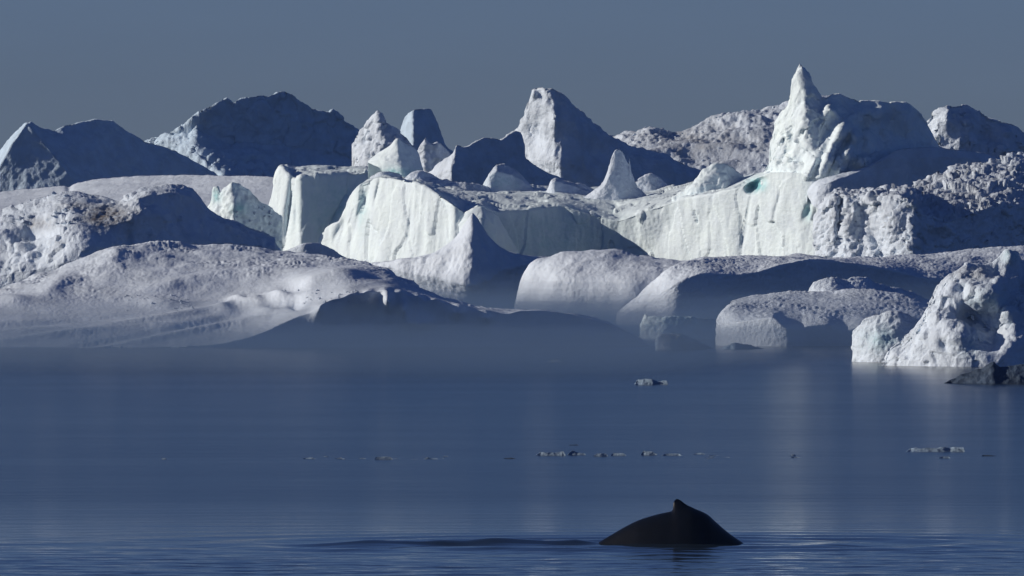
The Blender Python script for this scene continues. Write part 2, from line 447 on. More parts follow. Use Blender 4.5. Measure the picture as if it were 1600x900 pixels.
# ------------------------------------------------------------------ the great berg
great = empty("great_iceberg", ((900 - 800) / F * 1450, 1450, 0))
tag(great, "great white iceberg with a long fluted cliff, flat top and tall pointed spire", "iceberg")
FLUTE = [('fbm', 6, 60, (1, 1, .25)), ('facet', 3.2, 46, (1, 1, .4)), ('ridge', 2.6, 26, (1, 1, .1), 3, 60), ('ridge', 1.2, 9, (1, 1, .3), 2, 40), ('fbm', .7, 6)]
cliff = berg("cliff", 1450, [
    B((490, 330), (520, 262), (590, 130), (700, 0), (722, -25), (745, 0), (780, 50), (860, 90), (960, 160), (968, 155), (1060, 40), (1180, -110), (1290, -240), (1330, -240), (1360, -150)),
    [(490, 392, 330), (498, 378, 312), (512, 356, 290), (520, 350, 275), (529, 346, 262), (534, 335, 256), (546, 306, 238), (558, 292, 216), (566, 286, 205), (574, 284, 190), (600, 278, 152), (650, 286, 85), (690, 308, 34), (712, 322, 6), (728, 332, 6), (750, 322, 30), (775, 332, 66), (800, 330, 82), (850, 326, 120), (875, 322, 130), (900, 328, 125), (940, 340, 120), (962, 345, 110), (1000, 333, 80), (1040, 320, 45), (1060, 313, 25), (1100, 306, -30), (1140, 297, -80), (1170, 286, -115), (1190, 275, -142), (1210, 268, -168), (1250, 270, -212), (1275, 280, -228), (1290, 296, -235), (1330, 305, -220), (1360, 310, -130)],
    [(490, 394, 345), (512, 362, 310), (530, 350, 290), (558, 296, 260), (575, 283, 300), (600, 277, 300), (640, 284, 300), (720, 305, 240), (800, 308, 260), (880, 308, 280), (960, 315, 250), (1040, 308, 180), (1120, 296, 60), (1160, 284, 0), (1200, 270, -60), (1260, 270, -100), (1360, 300, -60)],
    [(490, 396, 360), (512, 366, 330), (530, 354, 310), (558, 300, 300), (575, 285, 400), (600, 277, 440), (640, 282, 520), (700, 288, 560), (800, 290, 560), (900, 294, 560), (1000, 296, 520), (1060, 290, 420), (1120, 280, 300), (1200, 276, 200), (1360, 290, 150)],
], FLUTE, M_WHITE, back=60, smooth_u=True, rowamp=[1, .8, .8, .9], seed=11, parent=great, dents=[(566, 320, 5, 40, 12, 18), (590, 300, 3, 24, 6, 12), (640, 345, 2.5, 40, 3, 8), (530, 362, 6, 18, 10, 25), (1165, 345, 3, 45, 5, 12), (1215, 320, 3, 30, 4, 14), (1262, 330, 5, 16, 8, 25), (1181, 289, 16, 9, 34, -32, 4), (1095, 360, 14, 40, 6, 15), (1040, 360, 18, 30, 7, 20)],
    blue=[(1181, 289, 14, 9, 1.3), (870, 370, 90, 40, .28), (1262, 330, 6, 14, .5), (566, 320, 7, 40, .35)])  # the widest blue patch paints the shaded bay's tone into the colour

ROUGHTOP = [('fbm', 3, 40), ('ridge', 1.8, 8, (1, 1, 1), 2)]
tower = berg("wall_block", 1525, [
    B((398, 130), (432, 60), (470, -10), (500, -6), (600, 10), (640, 30)),
    [(398, 398, 130), (405, 388, 118), (412, 352, 106), (424, 306, 88), (434, 270, 70), (440, 262, 62), (452, 274, 44), (460, 280, 32), (472, 277, 12), (510, 273, 22), (550, 270, 38), (575, 268, 48), (590, 282, 60), (640, 330, 80)],
    [(398, 397, 150), (405, 387, 145), (412, 350, 140), (424, 303, 138), (434, 266, 140), (440, 260, 150), (446, 259, 190), (500, 261, 190), (570, 262, 190), (582, 268, 150), (595, 285, 110), (640, 329, 110)],
], [('fbm', 4, 50, (1, 1, .4)), ('facet', 3, 40, (1, 1, .4)), ('ridge', 2, 24, (1, 1, .15), 2), ('fbm', .8, 5)], M_WHITE, back=60, seed=12, parent=great, blue=[(530, 330, 50, 50, .35)], dents=[(452, 330, 4, 50, 16, 6), (462, 330, 3, 30, 6, 3), (520, 340, 6, 40, 8, 30), (545, 315, 8, 30, -8, 30)])  # wide patch tints the right face bluer

berg("buttress", 1447, [
    B((700, 60), (740, -20), (770, -20), (810, 70)),
    [(700, 372, 62), (716, 350, 30), (732, 342, 6), (752, 340, -4), (772, 352, 14), (790, 372, 44), (810, 395, 72)],
    [(700, 370, 66), (714, 345, 50), (730, 329, 36), (750, 323, 32), (766, 330, 40), (782, 346, 54), (796, 370, 66), (810, 394, 80)]],
    [('fbm', 5, 34), ('fbm', 1, 8)], M_WHITE, back=40, seed=62, parent=great)
def part(name, D, rows, noise, mat, **kw): return berg(name, D, rows, noise, mat, parent=great, **kw)

part("mushroom_block", 1500, [
    [(575, 254, 40), (585, 258, 22), (596, 264, 8), (600, 276, 6), (630, 280, -12), (658, 282, 40), (661, 282, 46)],
    [(575, 253, 40), (590, 250, 14), (605, 252, -4), (628, 262, -18), (640, 258, 4), (658, 264, 40), (661, 266, 46)],
    [(575, 252, 42), (588, 241, 30), (608, 229, 12), (622, 217, 2), (630, 222, 12), (642, 229, 26), (654, 240, 40), (658, 255, 46), (661, 262, 50)],
], [('fbm', 2.5, 30), ('ridge', 1, 9, (1, 1, 1), 2)], M_WHITE, back=50, floor_z=10, seed=13, blue=[(625, 270, 24, 7, .8)])
part("shelf_stone", 1492, [
    [(578, 282, 20), (600, 284, 0), (628, 276, 20)], [(578, 276, 22), (598, 268, 6), (620, 270, 14), (628, 274, 24)]],
    [('fbm', 1.5, 12)], M_SNOW, back=20, floor_z=10, seed=14)
part("tilted_block", 1490, [
    [(752, 298, 24), (766, 301, 6), (835, 302, 24)], [(752, 296, 26), (764, 276, 14), (776, 268, 14), (800, 274, 24), (815, 281, 34), (835, 297, 40)], [(752, 294, 30), (764, 272, 24), (776, 258, 44), (788, 256, 60), (804, 264, 64), (816, 273, 66), (835, 295, 60)]],
    [('fbm', 2, 20), ('fbm', 1, 6)], M_SNOW, back=40, floor_z=10, seed=15, smooth_u=False, blue=[(785, 285, 30, 14, .3)])
part("tilted_block", 1485, [
    [(852, 306, 20), (866, 309, 4), (930, 306, 22)], [(852, 302, 24), (862, 286, 12), (868, 283, 12), (895, 291, 24), (930, 304, 34)], [(852, 301, 26), (862, 281, 26), (868, 278, 40), (895, 286, 50), (915, 295, 50), (930, 303, 50)]],
    [('fbm', 2, 20), ('fbm', 1, 6)], M_SNOW, back=30, floor_z=10, seed=16, smooth_u=False)
part("ice_fin", 1475, [
    [(900, 318, 40), (930, 316, 18), (968, 318, 12), (1030, 318, 34)],
    [(900, 314, 42), (925, 306, 26), (944, 292, 16), (954, 272, 14), (968, 284, 14), (985, 300, 20), (1030, 315, 40)],
    [(900, 312, 44), (922, 302, 34), (938, 289, 28), (947, 274, 24), (952, 258, 22), (956, 244, 21), (961, 235, 20), (966, 232, 21), (972, 236, 22), (983, 243, 26), (982, 256, 26), (987, 272, 28), (996, 291, 32), (1012, 306, 40), (1030, 313, 46)],
], [('fbm', 2, 20), ('fbm', 1, 6)], M_SNOW, back=34, floor_z=10, seed=17, smooth_u=False)
for (x, y, w, hgt, s) in ((1020, 308, 44, 36, 20), (1150, 300, 26, 22, 21), (905, 300, 30, 14, 23), (735, 300, 60, 14, 24), (690, 292, 50, 12, 25), (660, 284, 34, 16, 26)):
    part("ice_hummock", 1488, [
        [(x - w, y + 4, 24), (x, y + 6, -4), (x + w, y + 6, 40)],
        [(x - w, y, 26), (x - w * .5, y - hgt * .8, 16), (x - w * .1, y - hgt, 18), (x + w * .4, y - hgt * .7, 34), (x + w, y + 2, 54)]],
        [('fbm', 3, 22), ('ridge', 1.6, 8)], M_SNOW, back=30, floor_z=10, seed=s)
part("white_knob", 1452, [
    [(1050, 320, 30), (1090, 318, 0), (1130, 312, -10), (1180, 308, 40)],
    [(1050, 312, 34), (1065, 300, 24), (1100, 290, -6), (1130, 290, -6), (1150, 295, 20), (1180, 300, 46)],
    [(1050, 310, 36), (1066, 298, 30), (1085, 284, 22), (1100, 266, 14), (1118, 256, 10), (1130, 255, 14), (1142, 262, 26), (1155, 272, 36), (1168, 280, 46), (1180, 290, 56)],
], [('fbm', 4, 26), ('ridge', 2.5, 12)], M_WHITE, back=50, floor_z=8, seed=27)

spire = part("spire", 1429, [
    [(1185, 335, 190), (1230, 330, 120), (1290, 330, 20), (1360, 335, 60), (1480, 330, 190)],
    [(1185, 300, 134), (1200, 286, 100), (1225, 270, 56), (1270, 275, -10), (1300, 280, -14), (1360, 280, 40), (1420, 270, 100), (1480, 270, 160)],
    [(1185, 293, 136), (1202, 250, 104), (1225, 215, 62), (1258, 195, 14), (1282, 205, 6), (1310, 215, 20), (1360, 210, 60), (1420, 215, 120), (1480, 255, 170)],
    [(1185, 290, 138), (1196, 283, 124), (1201, 260, 116), (1204, 222, 108), (1213, 187, 92), (1222, 176, 78), (1230, 165, 64), (1236, 145, 54), (1238, 125, 48), (1243, 112, 40), (1249, 97, 32), (1255, 106, 30), (1264, 119, 30), (1270, 132, 32), (1278, 143, 36), (1284, 152, 38), (1291, 151, 36), (1300, 147, 42), (1312, 147, 52), (1328, 154, 64), (1342, 158, 74), (1375, 158, 96), (1400, 160, 112), (1420, 163, 128), (1436, 174, 140), (1446, 188, 150), (1460, 215, 165), (1480, 245, 180)],
], [('facet', 5, 34), ('ridge', 4, 24, (1, 1, .7), 3), ('facet', 1.6, 11), ('fbm', 1, 5)], M_WHITE, back=70, smooth_u=False, rowamp=[1, 1, .9, .5], floor_z=8, seed=28, jag=2,
    dents=[(1265, 265, 7, 26, -22, 35), (1292, 250, 6, 28, -30, 22), (1324, 240, 7, 24, -44, 24), (1308, 262, 6, 18, -26, 10), (1314, 206, 9, 18, -42, 35), (1334, 212, 7, 12, -30, -20), (1298, 172, 9, 7, -20, 30), (1352, 255, 14, 9, -40, -20), (1288, 190, 5, 22, -14, 20), (1375, 175, 12, 16, -24, 20), (1415, 190, 12, 22, -30, -10), (1345, 205, 8, 20, 16, 30), (1285, 205, 10, 20, 16, 20), (1340, 180, 26, 14, -12), (1400, 200, 30, 20, 14), (1230, 235, 5, 26, 8, 15)])
part("crag", 1500, [
    [(1430, 320, 60), (1480, 320, 0), (1560, 320, 60), (1660, 320, 160)],
    [(1430, 250, 66), (1460, 225, 26), (1500, 220, 10), (1560, 230, 80), (1660, 260, 180)],
    [(1430, 215, 76), (1442, 196, 62), (1448, 187, 56), (1460, 171, 46), (1480, 165, 40), (1510, 165, 60), (1530, 172, 76), (1545, 184, 90), (1562, 189, 106), (1580, 192, 122), (1600, 206, 142), (1660, 232, 200)],
], [('facet', 7, 36), ('billow', 5, 26), ('facet', 1.6, 10), ('fbm', .8, 5)], M_SNOW, back=70, floor_z=8, smooth_u=False, rowamp=[1, 1, .5], seed=29, jag=2,
    dents=[(1478, 185, 18, 18, -26), (1512, 190, 10, 12, -20), (1572, 205, 10, 10, -22), (1540, 215, 12, 16, 22), (1570, 235, 14, 14, -26, 40)])
part("ridge", 1420, [
    [(1262, 305, 70), (1275, 325, 20), (1300, 330, 10), (1400, 325, 120), (1600, 325, 330)],
    [(1262, 300, 74), (1280, 290, 20), (1300, 284, 10), (1330, 274, 40), (1400, 246, 116), (1500, 246, 220), (1600, 272, 330)],
    [(1262, 298, 80), (1272, 285, 60), (1300, 275, 50), (1330, 268, 62), (1352, 260, 76), (1370, 251, 92), (1390, 240, 110), (1410, 232, 130), (1450, 230, 176), (1500, 234, 230), (1540, 240, 280), (1600, 262, 350)],
], [('fbm', 4, 40), ('fbm', 1.3, 9)], M_SNOW, back=46, floor_z=13, rowamp=[1, 1, .5], seed=30)
slope = part("rubble_slope", 1335, [
    B((1275, 120), (1300, 60), (1380, -20), (1424, -60), (1431, -64), (1438, -40), (1500, 30), (1660, 190)),
    [(1275, 345, 124), (1290, 325, 90), (1310, 306, 66), (1345, 304, 40), (1385, 303, 8), (1412, 306, -14), (1426, 318, -26), (1434, 330, -18), (1450, 336, 10), (1480, 345, 40), (1530, 330, 90), (1580, 320, 140), (1660, 320, 220)],
    [(1275, 340, 160), (1290, 315, 180), (1320, 299, 200), (1380, 298, 210), (1410, 292, 240), (1440, 284, 270), (1465, 272, 290), (1485, 262, 300), (1520, 252, 310), (1560, 246, 310), (1600, 240, 320), (1660, 236, 340)],
], [('fbm', 8, 60), ('facet', 6, 30), ('facet', 3.5, 12), ('cell', 1.6, 9), ('ridge', 1, 7)], M_SNOW, back=60, smooth_u=True, rowamp=[1, .8, .9], seed=31, jag=2, dirt=[(1500, 300, 120, 50, .22), (1350, 340, 60, 50, .16)],
    dents=[(1312, 345, 5, 40, 22, 4), (1350, 350, 18, 44, 26, -8), (1335, 330, 8, 10, -12), (1372, 375, 10, 30, 24, -15), (1392, 345, 16, 26, -16, 10), (1485, 335, 14, 16, -26, 35), (1470, 355, 16, 8, -20), (1458, 312, 12, 14, 18)])
rubble(slope, 190, [(1400, 1600, 240, 345)], (1.6, 6), 52)
rubble(slope, 30, [(1290, 1420, 296, 312)], (2, 5), 53)

# ------------------------------------------------------------------ middle distance
o = berg("iceberg", 1160, [
    B((-60, 60), (60, 0), (170, 10), (260, 60), (430, 240)),
    [(-60, 440, 70), (0, 430, 20), (60, 420, 0), (130, 405, -10), (180, 400, 10), (230, 385, 50), (300, 375, 110), (430, 385, 250)],
    [(-60, 390, 100), (0, 380, 60), (30, 372, 40), (60, 385, 30), (110, 350, 20), (160, 350, 30), (200, 345, 36), (230, 335, 64), (300, 340, 140), (430, 375, 270)],
    [(-60, 365, 150), (0, 348, 130), (60, 335, 110), (110, 322, 100), (150, 324, 100), (185, 325, 90), (205, 314, 84), (225, 306, 88), (260, 303, 112), (285, 304, 134), (300, 308, 150), (312, 320, 166), (325, 336, 182), (350, 348, 210), (380, 356, 242), (430, 374, 285)],
    [(-60, 345, 220), (0, 328, 200), (60, 310, 180), (110, 300, 170), (150, 303, 170), (185, 312, 150), (200, 304, 150), (225, 291, 160), (260, 288, 180), (285, 289, 195), (300, 292, 200), (312, 306, 200), (325, 326, 206), (350, 341, 225), (380, 350, 252), (400, 358, 266), (430, 372, 292)],
], [('fbm', 6, 50), ('billow', 7, 40, (1, 1, 1), 2, 90), ('facet', 4, 20, (1, 1, 1), 1, 60), ('ridge', 1.8, 8, (1, 1, 1), 2, 40)], M_SNOW, back=60, rowamp=[.6, .8, 1.2, .9, .7], seed=32, jag=1.6,
    dents=[(42, 368, 24, 16, 40, 10), (140, 385, 60, 36, -30, -20), (200, 372, 10, 20, 20), (82, 335, 16, 9, -22, -20), (110, 325, 14, 8, -18)],
    dirt=[(170, 338, 42, 18, .75), (60, 350, 26, 10, .4), (125, 322, 30, 8, .4)])
tag(o, "lumpy left iceberg with brown dirt patch and dark rounded shoulder", "iceberg")
rubble(o, 34, [(10, 130, 302, 350)], (2, 7), 54)

o = berg("iceberg", 1260, [
    B((575, 150), (610, 120), (660, 80), (740, 50), (800, 90), (880, 170)),
    [(575, 418, 120), (610, 420, 84), (650, 428, 44), (690, 434, 4), (730, 445, -40), (755, 440, -30), (790, 420, 30), (880, 406, 140)],
    [(575, 413, 130), (600, 410, 100), (640, 407, 64), (680, 401, 30), (710, 392, 6), (738, 380, -14), (755, 390, -8), (790, 400, 44), (880, 405, 150)],
    [(575, 412, 136), (595, 409, 116), (640, 404, 80), (670, 398, 58), (690, 389, 44), (706, 377, 34), (718, 363, 26), (728, 348, 18), (734, 339, 14), (738, 333, 12), (743, 339, 14), (752, 353, 20), (765, 371, 32), (785, 387, 54), (815, 398, 86), (880, 404, 156)],
], [('fbm', 6, 44), ('ridge', 3.4, 24, (1, 1, .4), 3), ('fbm', 1, 6)], M_SMOOTH, back=60, seed=33, rowamp=[1, 1, .9, .4])
tag(o, "iceberg with a single shark-fin horn in front of the white cliff", "iceberg")

o = berg("iceberg", 1200, [
    B((806, 120), (850, 50), (930, -20), (1000, -70), (1100, -60)),
    [(806, 490, 122), (820, 462, 104), (835, 445, 84), (870, 445, 30), (930, 450, -10), (1000, 445, -50), (1100, 440, -40)],
    [(806, 482, 130), (818, 445, 126), (830, 424, 118), (870, 412, 80), (930, 408, 50), (1000, 415, 20), (1100, 418, 10)],
    [(806, 480, 140), (814, 446, 140), (820, 430, 140), (832, 412, 140), (860, 401, 140), (900, 393, 140), (950, 391, 140), (1000, 400, 130), (1050, 406, 120), (1100, 408, 110)],
], [('fbm', 5, 60), ('ridge', 2.4, 30, (1, 1, .3), 3, 70), ('ridge', 1, 7, (1, 1, 1), 2, 50)], M_SMOOTH, back=80, smooth_v=True, seed=34)
tag(o, "smooth rounded pale hump of ice rising from mist in the centre", "iceberg")

o = berg("iceberg", 1110, [
    B((965, 110), (1010, 50), (1060, 0), (1200, 60), (1450, 220), (1680, 340)),
    [(965, 500, 110), (1010, 474, 52), (1060, 443, -4), (1100, 428, 4), (1150, 430, 24), (1180, 426, 36), (1230, 412, 64), (1270, 406, 86), (1330, 412, 122), (1400, 424, 165), (1440, 434, 190), (1500, 440, 230), (1680, 450, 330)],
    [(965, 490, 120), (1000, 461, 84), (1020, 441, 64), (1045, 421, 50), (1075, 409, 60), (1110, 404, 90), (1200, 404, 120), (1270, 404, 150), (1330, 406, 230), (1400, 406, 300), (1500, 402, 360), (1680, 396, 420)],
    [(965, 489, 130), (1000, 460, 96), (1020, 440, 80), (1045, 420, 70), (1075, 408, 100), (1110, 402, 150), (1200, 401, 220), (1260, 400, 260), (1300, 404, 320), (1400, 400, 420), (1500, 392, 480), (1600, 385, 520), (1680, 381, 560)],
], [('fbm', 5, 60), ('ridge', 2, 24, (1, 1, .4), 3, 70), ('ridge', 1.4, 7, (1, 1, 1), 2)], M_SMOOTH, back=80, rowamp=[.5, .8, 1, 1], seed=35)
tag(o, "long smooth iceberg with pale brow over a dark shaded front wall", "iceberg")

o = berg("ice_floe", 935, [
    B((1120, 60), (1150, 10), (1232, -50), (1250, -30), (1275, -20), (1450, 30), (1560, 60)),
    [(1120, 540, 70), (1130, 516, 52), (1140, 505, 34), (1150, 504, 12), (1180, 500, -16), (1205, 497, -34), (1230, 514, -46), (1250, 516, -26), (1262, 510, -14), (1290, 507, -12), (1318, 517, 2), (1348, 511, 2), (1382, 523, 16), (1420, 517, 22), (1450, 528, 36), (1560, 528, 70)],
    [(1120, 500, 80), (1130, 487, 80), (1150, 478, 100), (1200, 480, 120), (1300, 480, 150), (1400, 488, 170), (1560, 510, 180)],
    [(1120, 498, 100), (1129, 484, 150), (1140, 471, 200), (1170, 462, 280), (1220, 457, 320), (1260, 456, 330), (1330, 452, 340), (1400, 458, 340), (1450, 474, 330), (1500, 486, 300), (1560, 505, 250)],
], [('fbm', 5, 80), ('ridge', 2.2, 10, (1, 1, 1), 2, 80), ('fbm', .8, 5)], M_SNOW, back=60, rowamp=[.5, .5, 1, 1], seed=36)
tag(o, "broad low floe with pitted lilac top and white front wall, right of centre", "ice floe")
berg("hummock", 960, [
    [(1250, 466, 40), (1300, 466, -10), (1380, 466, 20), (1460, 478, 120)],
    [(1250, 462, 50), (1262, 456, 40), (1272, 444, 36), (1290, 435, 36), (1303, 433, 40), (1318, 437, 50), (1335, 433, 58), (1352, 433, 66), (1370, 442, 80), (1400, 450, 100), (1430, 460, 120), (1460, 476, 140)]],
    [('fbm', 3, 30), ('ridge', 2, 10)], M_SNOW, back=60, floor_z=2, parent=o, seed=37)

# ------------------------------------------------------------------ foreground left berg
o = berg("iceberg", 922, [
    B((-60, -20), (200, -20), (330, -14), (450, 10), (480, 30), (560, 70), (700, 110), (860, 170), (1030, 260)),
    [(-60, 543, -6), (100, 543, -8), (220, 543, -8), (330, 539, -4), (380, 530, 4), (415, 518, 14), (445, 504, 22), (465, 495, 24), (485, 488, 20), (500, 478, 14), (520, 468, 20), (535, 465, 27), (550, 459, 34), (562, 460, 40), (575, 455, 42), (588, 457, 52), (600, 454, 54), (612, 459, 64), (624, 456, 62), (640, 463, 74), (652, 462, 74), (665, 470, 84), (680, 468, 86), (700, 477, 100), (716, 476, 98), (740, 487, 114), (760, 485, 118), (790, 491, 138), (815, 486, 142), (840, 486, 156), (880, 489, 176), (930, 500, 204), (970, 514, 226), (1030, 548, 266)],
    [(-60, 500, 120), (60, 500, 110), (200, 500, 110), (280, 496, 110), (350, 496, 110), (420, 490, 90), (465, 484, 60), (500, 472, 50), (550, 453, 60), (600, 448, 90), (640, 456, 110), (700, 471, 120), (790, 488, 150), (840, 484, 166), (880, 488, 186), (930, 499, 216), (970, 513, 236), (1030, 547, 270)],
    [(-60, 470, 210), (0, 468, 220), (60, 466, 220), (150, 470, 220), (240, 470, 210), (290, 475, 200), (320, 474, 204), (370, 470, 210), (440, 462, 180), (490, 440, 150), (540, 432, 150), (600, 438, 160), (640, 452, 160), (700, 470, 150), (790, 487, 170), (880, 487, 200), (970, 512, 250), (1030, 546, 280)],
    [(-60, 466, 260), (0, 456, 330), (30, 448, 340), (100, 440, 340), (170, 432, 320), (240, 428, 320), (320, 424, 340), (400, 420, 340), (480, 420, 300), (540, 422, 260), (600, 432, 220), (640, 449, 200), (700, 469, 180), (790, 486, 190), (880, 486, 210), (970, 511, 260), (1030, 545, 290)],
    [(-60, 464, 280), (0, 452, 380), (20, 446, 430), (60, 430, 470), (110, 411, 500), (165, 390, 500), (185, 385, 510), (230, 380, 560), (300, 381, 600), (380, 385, 620), (440, 393, 620), (500, 398, 580), (530, 401, 540), (560, 408, 480), (600, 423, 380), (640, 444, 300), (700, 468, 210), (790, 485, 200), (880, 485, 220), (970, 510, 270), (1030, 545, 296)],
], [('fbm', 9, 110), ('fbm', 2.4, 40), ('ridge', 2.4, 9, (1, .8, 1), 3, 90), ('fbm', .7, 5)], M_DRIFT, back=60, rowamp=[.3, .35, .25, .35, .9, 1.4], seed=38, jag=1,
    humps=[(330, 512, 170, 4, 6, -11), (330, 500, 190, 4, -5, -12), (300, 488, 200, 4, 5, -9), (400, 494, 90, 3, -5, -8), (120, 520, 120, 4, 5, -6), (60, 505, 140, 4, -4, -4),
           (178, 396, 14, 9, 5, -20), (100, 440, 40, 14, 10, -30), (60, 432, 16, 6, 4), (20, 470, 30, 7, 8), (255, 474, 42, 7, 5, 6), (300, 440, 70, 10, 8, -10), (500, 436, 50, 9, 9, -10), (540, 430, 30, 7, 5),
           (370, 470, 16, 7, 9, -10), (400, 474, 14, 6, 8), (432, 466, 20, 8, 10), (350, 484, 16, 5, 6), (462, 474, 10, 8, -9), (385, 462, 12, 4, -6), (415, 484, 20, 5, 6)],
    dents=[(606, 470, 7, 13, -44), (632, 484, 6, 12, -30), (655, 505, 22, 9, -22), (715, 488, 10, 8, -24), (760, 496, 8, 7, -20), (560, 500, 26, 18, 12), (500, 482, 8, 12, -24, 30), (385, 466, 22, 9, -22, -10), (440, 462, 20, 10, -20), (365, 478, 18, 7, 14)])
tag(o, "wide low iceberg in left foreground, sunlit slope and dark undercut wall at water", "iceberg")
rubble(o, 70, [(190, 305, 462, 490), (440, 560, 452, 474)], (1.2, 4), 55)
o = berg("iceberg", 1300, [
    B((430, 30), (480, -20), (560, 40)),
    [(430, 404, 34), (455, 388, 16), (475, 381, 4), (495, 380, 10), (515, 388, 26), (540, 402, 46), (560, 410, 60)]],
    [('fbm', 2, 20), ('ridge', 1, 8, (1, 1, 1), 2)], M_SNOW, back=60, seed=39)
tag(o, "small grey mound peeking over the foreground slope below the flat-topped wall", "iceberg")
o = berg("iceberg", 1380, [
    B((362, 40), (400, -30), (440, -30)),
    [(362, 392, 44), (376, 374, 26), (392, 364, 10), (408, 360, 0), (425, 372, 0), (440, 392, 10)]],
    [('fbm', 3, 20), ('fbm', 1, 6)], M_WHITE, back=40, seed=40)
tag(o, "small white lump at the left foot of the flat-topped wall", "iceberg")

# ------------------------------------------------------------------ right foreground berg
o = berg("iceberg", 812, [
    B((1374, 90), (1420, 40), (1500, -30), (1560, -40), (1680, 30)),
    [(1374, 576, 92), (1400, 556, 70), (1440, 540, 30), (1500, 545, -20), (1560, 555, -34), (1600, 540, -20), (1680, 530, 40)],
    [(1374, 575, 96), (1405, 545, 80), (1435, 510, 56), (1470, 490, 34), (1510, 500, 30), (1550, 520, 40), (1590, 490, 30), (1680, 480, 60)],
    [(1374, 575, 100), (1410, 538, 90), (1440, 500, 72), (1465, 462, 60), (1490, 450, 44), (1520, 455, 34), (1560, 460, 50), (1600, 450, 70), (1680, 440, 90)],
    [(1374, 574, 105), (1410, 536, 96), (1440, 498, 84), (1457, 470, 78), (1466, 445, 76), (1478, 434, 76), (1496, 424, 80), (1512, 412, 84), (1530, 412, 90), (1550, 410, 100), (1562, 400, 104), (1576, 391, 108), (1590, 395, 116), (1598, 408, 120), (1620, 400, 130), (1680, 420, 160)],
], [('ridge', 9, 70), ('billow', 8, 44, (1, 1, 1), 2, 90), ('facet', 4, 34), ('facet', 2, 13, (1, 1, 1), 1, 60), ('ridge', 1.6, 12, (1, 1, 1), 3, 60), ('fbm', .6, 5)], M_SNOW, back=80, seed=41, rowamp=[.4, .6, 1, 1, .5], jag=2.5,
    dents=[(1545, 465, 22, 22, -40, -30), (1520, 500, 24, 18, 40, 30), (1500, 520, 30, 18, -24, -20), (1575, 490, 10, 14, -34), (1505, 452, 10, 8, 22), (1560, 440, 14, 10, -26), (1478, 540, 8, 12, 14, -30), (1580, 400, 10, 12, -20)],
    blue=[(1545, 470, 30, 18, .25), (1580, 400, 14, 12, .35), (1520, 540, 20, 20, .15)], dirt=[(1520, 425, 30, 12, .35)])
tag(o, "craggy bluish-white iceberg at the right edge, nearest of the bergs", "iceberg")
o = berg("iceberg", 835, [
    B((1334, 60), (1360, 10), (1400, -20), (1450, 20)),
    [(1334, 530, 62), (1350, 535, 24), (1380, 540, -6), (1420, 545, -10), (1450, 545, 30)],
    [(1334, 518, 64), (1344, 508, 50), (1352, 500, 40), (1370, 493, 26), (1392, 489, 20), (1412, 491, 24), (1430, 500, 30), (1450, 510, 50)]],
    [('ridge', 5, 30), ('fbm', 2, 8)], M_SNOW, back=40, seed=42, blue=[(1380, 530, 30, 20, .3)])
tag(o, "small pale lump of ice against the left side of the right edge berg", "iceberg")
o = berg("iceberg", 730, [
    B((1476, 40), (1540, -20), (1700, -10)),
    [(1476, 600, 42), (1486, 594, 60), (1510, 583, 64), (1535, 575, 66), (1552, 566, 64), (1562, 574, 64), (1590, 570, 66), (1640, 568, 70), (1700, 582, 80)]],
    [('ridge', 2.5, 20), ('fbm', 1.2, 6)], M_DARK, back=60, seed=43)
tag(o, "low dark clear-ice lump awash at the right edge of the water", "iceberg")

# ------------------------------------------------------------------ small ice in the mist
o = berg("ice_floe", 985, [
    B((1000, 30), (1040, 0), (1150, 10)),
    [(1000, 508, 34), (1004, 498, 30), (1008, 490, 26), (1012, 495, 24), (1050, 494, 14), (1100, 497, 14), (1150, 505, 30)]],
    [('fbm', 3, 20), ('fbm', 1.5, 6)], M_WHITE, back=60, seed=44, blue=[(1070, 510, 60, 30, .4)])
tag(o, "pale translucent ice block half lost in the mist left of the broad floe", "ice floe")
o = berg("ice_floe", 912, [
    B((1024, 20), (1050, 0), (1115, 30)),
    [(1024, 534, 24), (1028, 527, 14), (1036, 523, 10), (1060, 525, 8), (1080, 532, 14), (1115, 546, 36)],
    [(1024, 532, 30), (1030, 524, 30), (1040, 521, 34), (1062, 522, 36), (1084, 530, 40), (1115, 545, 46)]],
    [('fbm', 2, 14), ('ridge', 1, 5)], M_BRASH, back=30, seed=45, dirt=[(1055, 535, 60, 20, .6)])
tag(o, "dark brownish chunk with light top floating before the pale translucent block", "ice floe")
o = berg("ice_floe", 914, [
    B((1124, 20), (1150, 0), (1205, 20)),
    [(1124, 549, 22), (1135, 541, 14), (1150, 536, 10), (1170, 539, 12), (1205, 549, 24)]],
    [('fbm', 2, 12), ('ridge', 1.2, 5)], M_BRASH, back=24, seed=46)
tag(o, "low bluish lump of ice just below the broad floe's white wall", "ice floe")

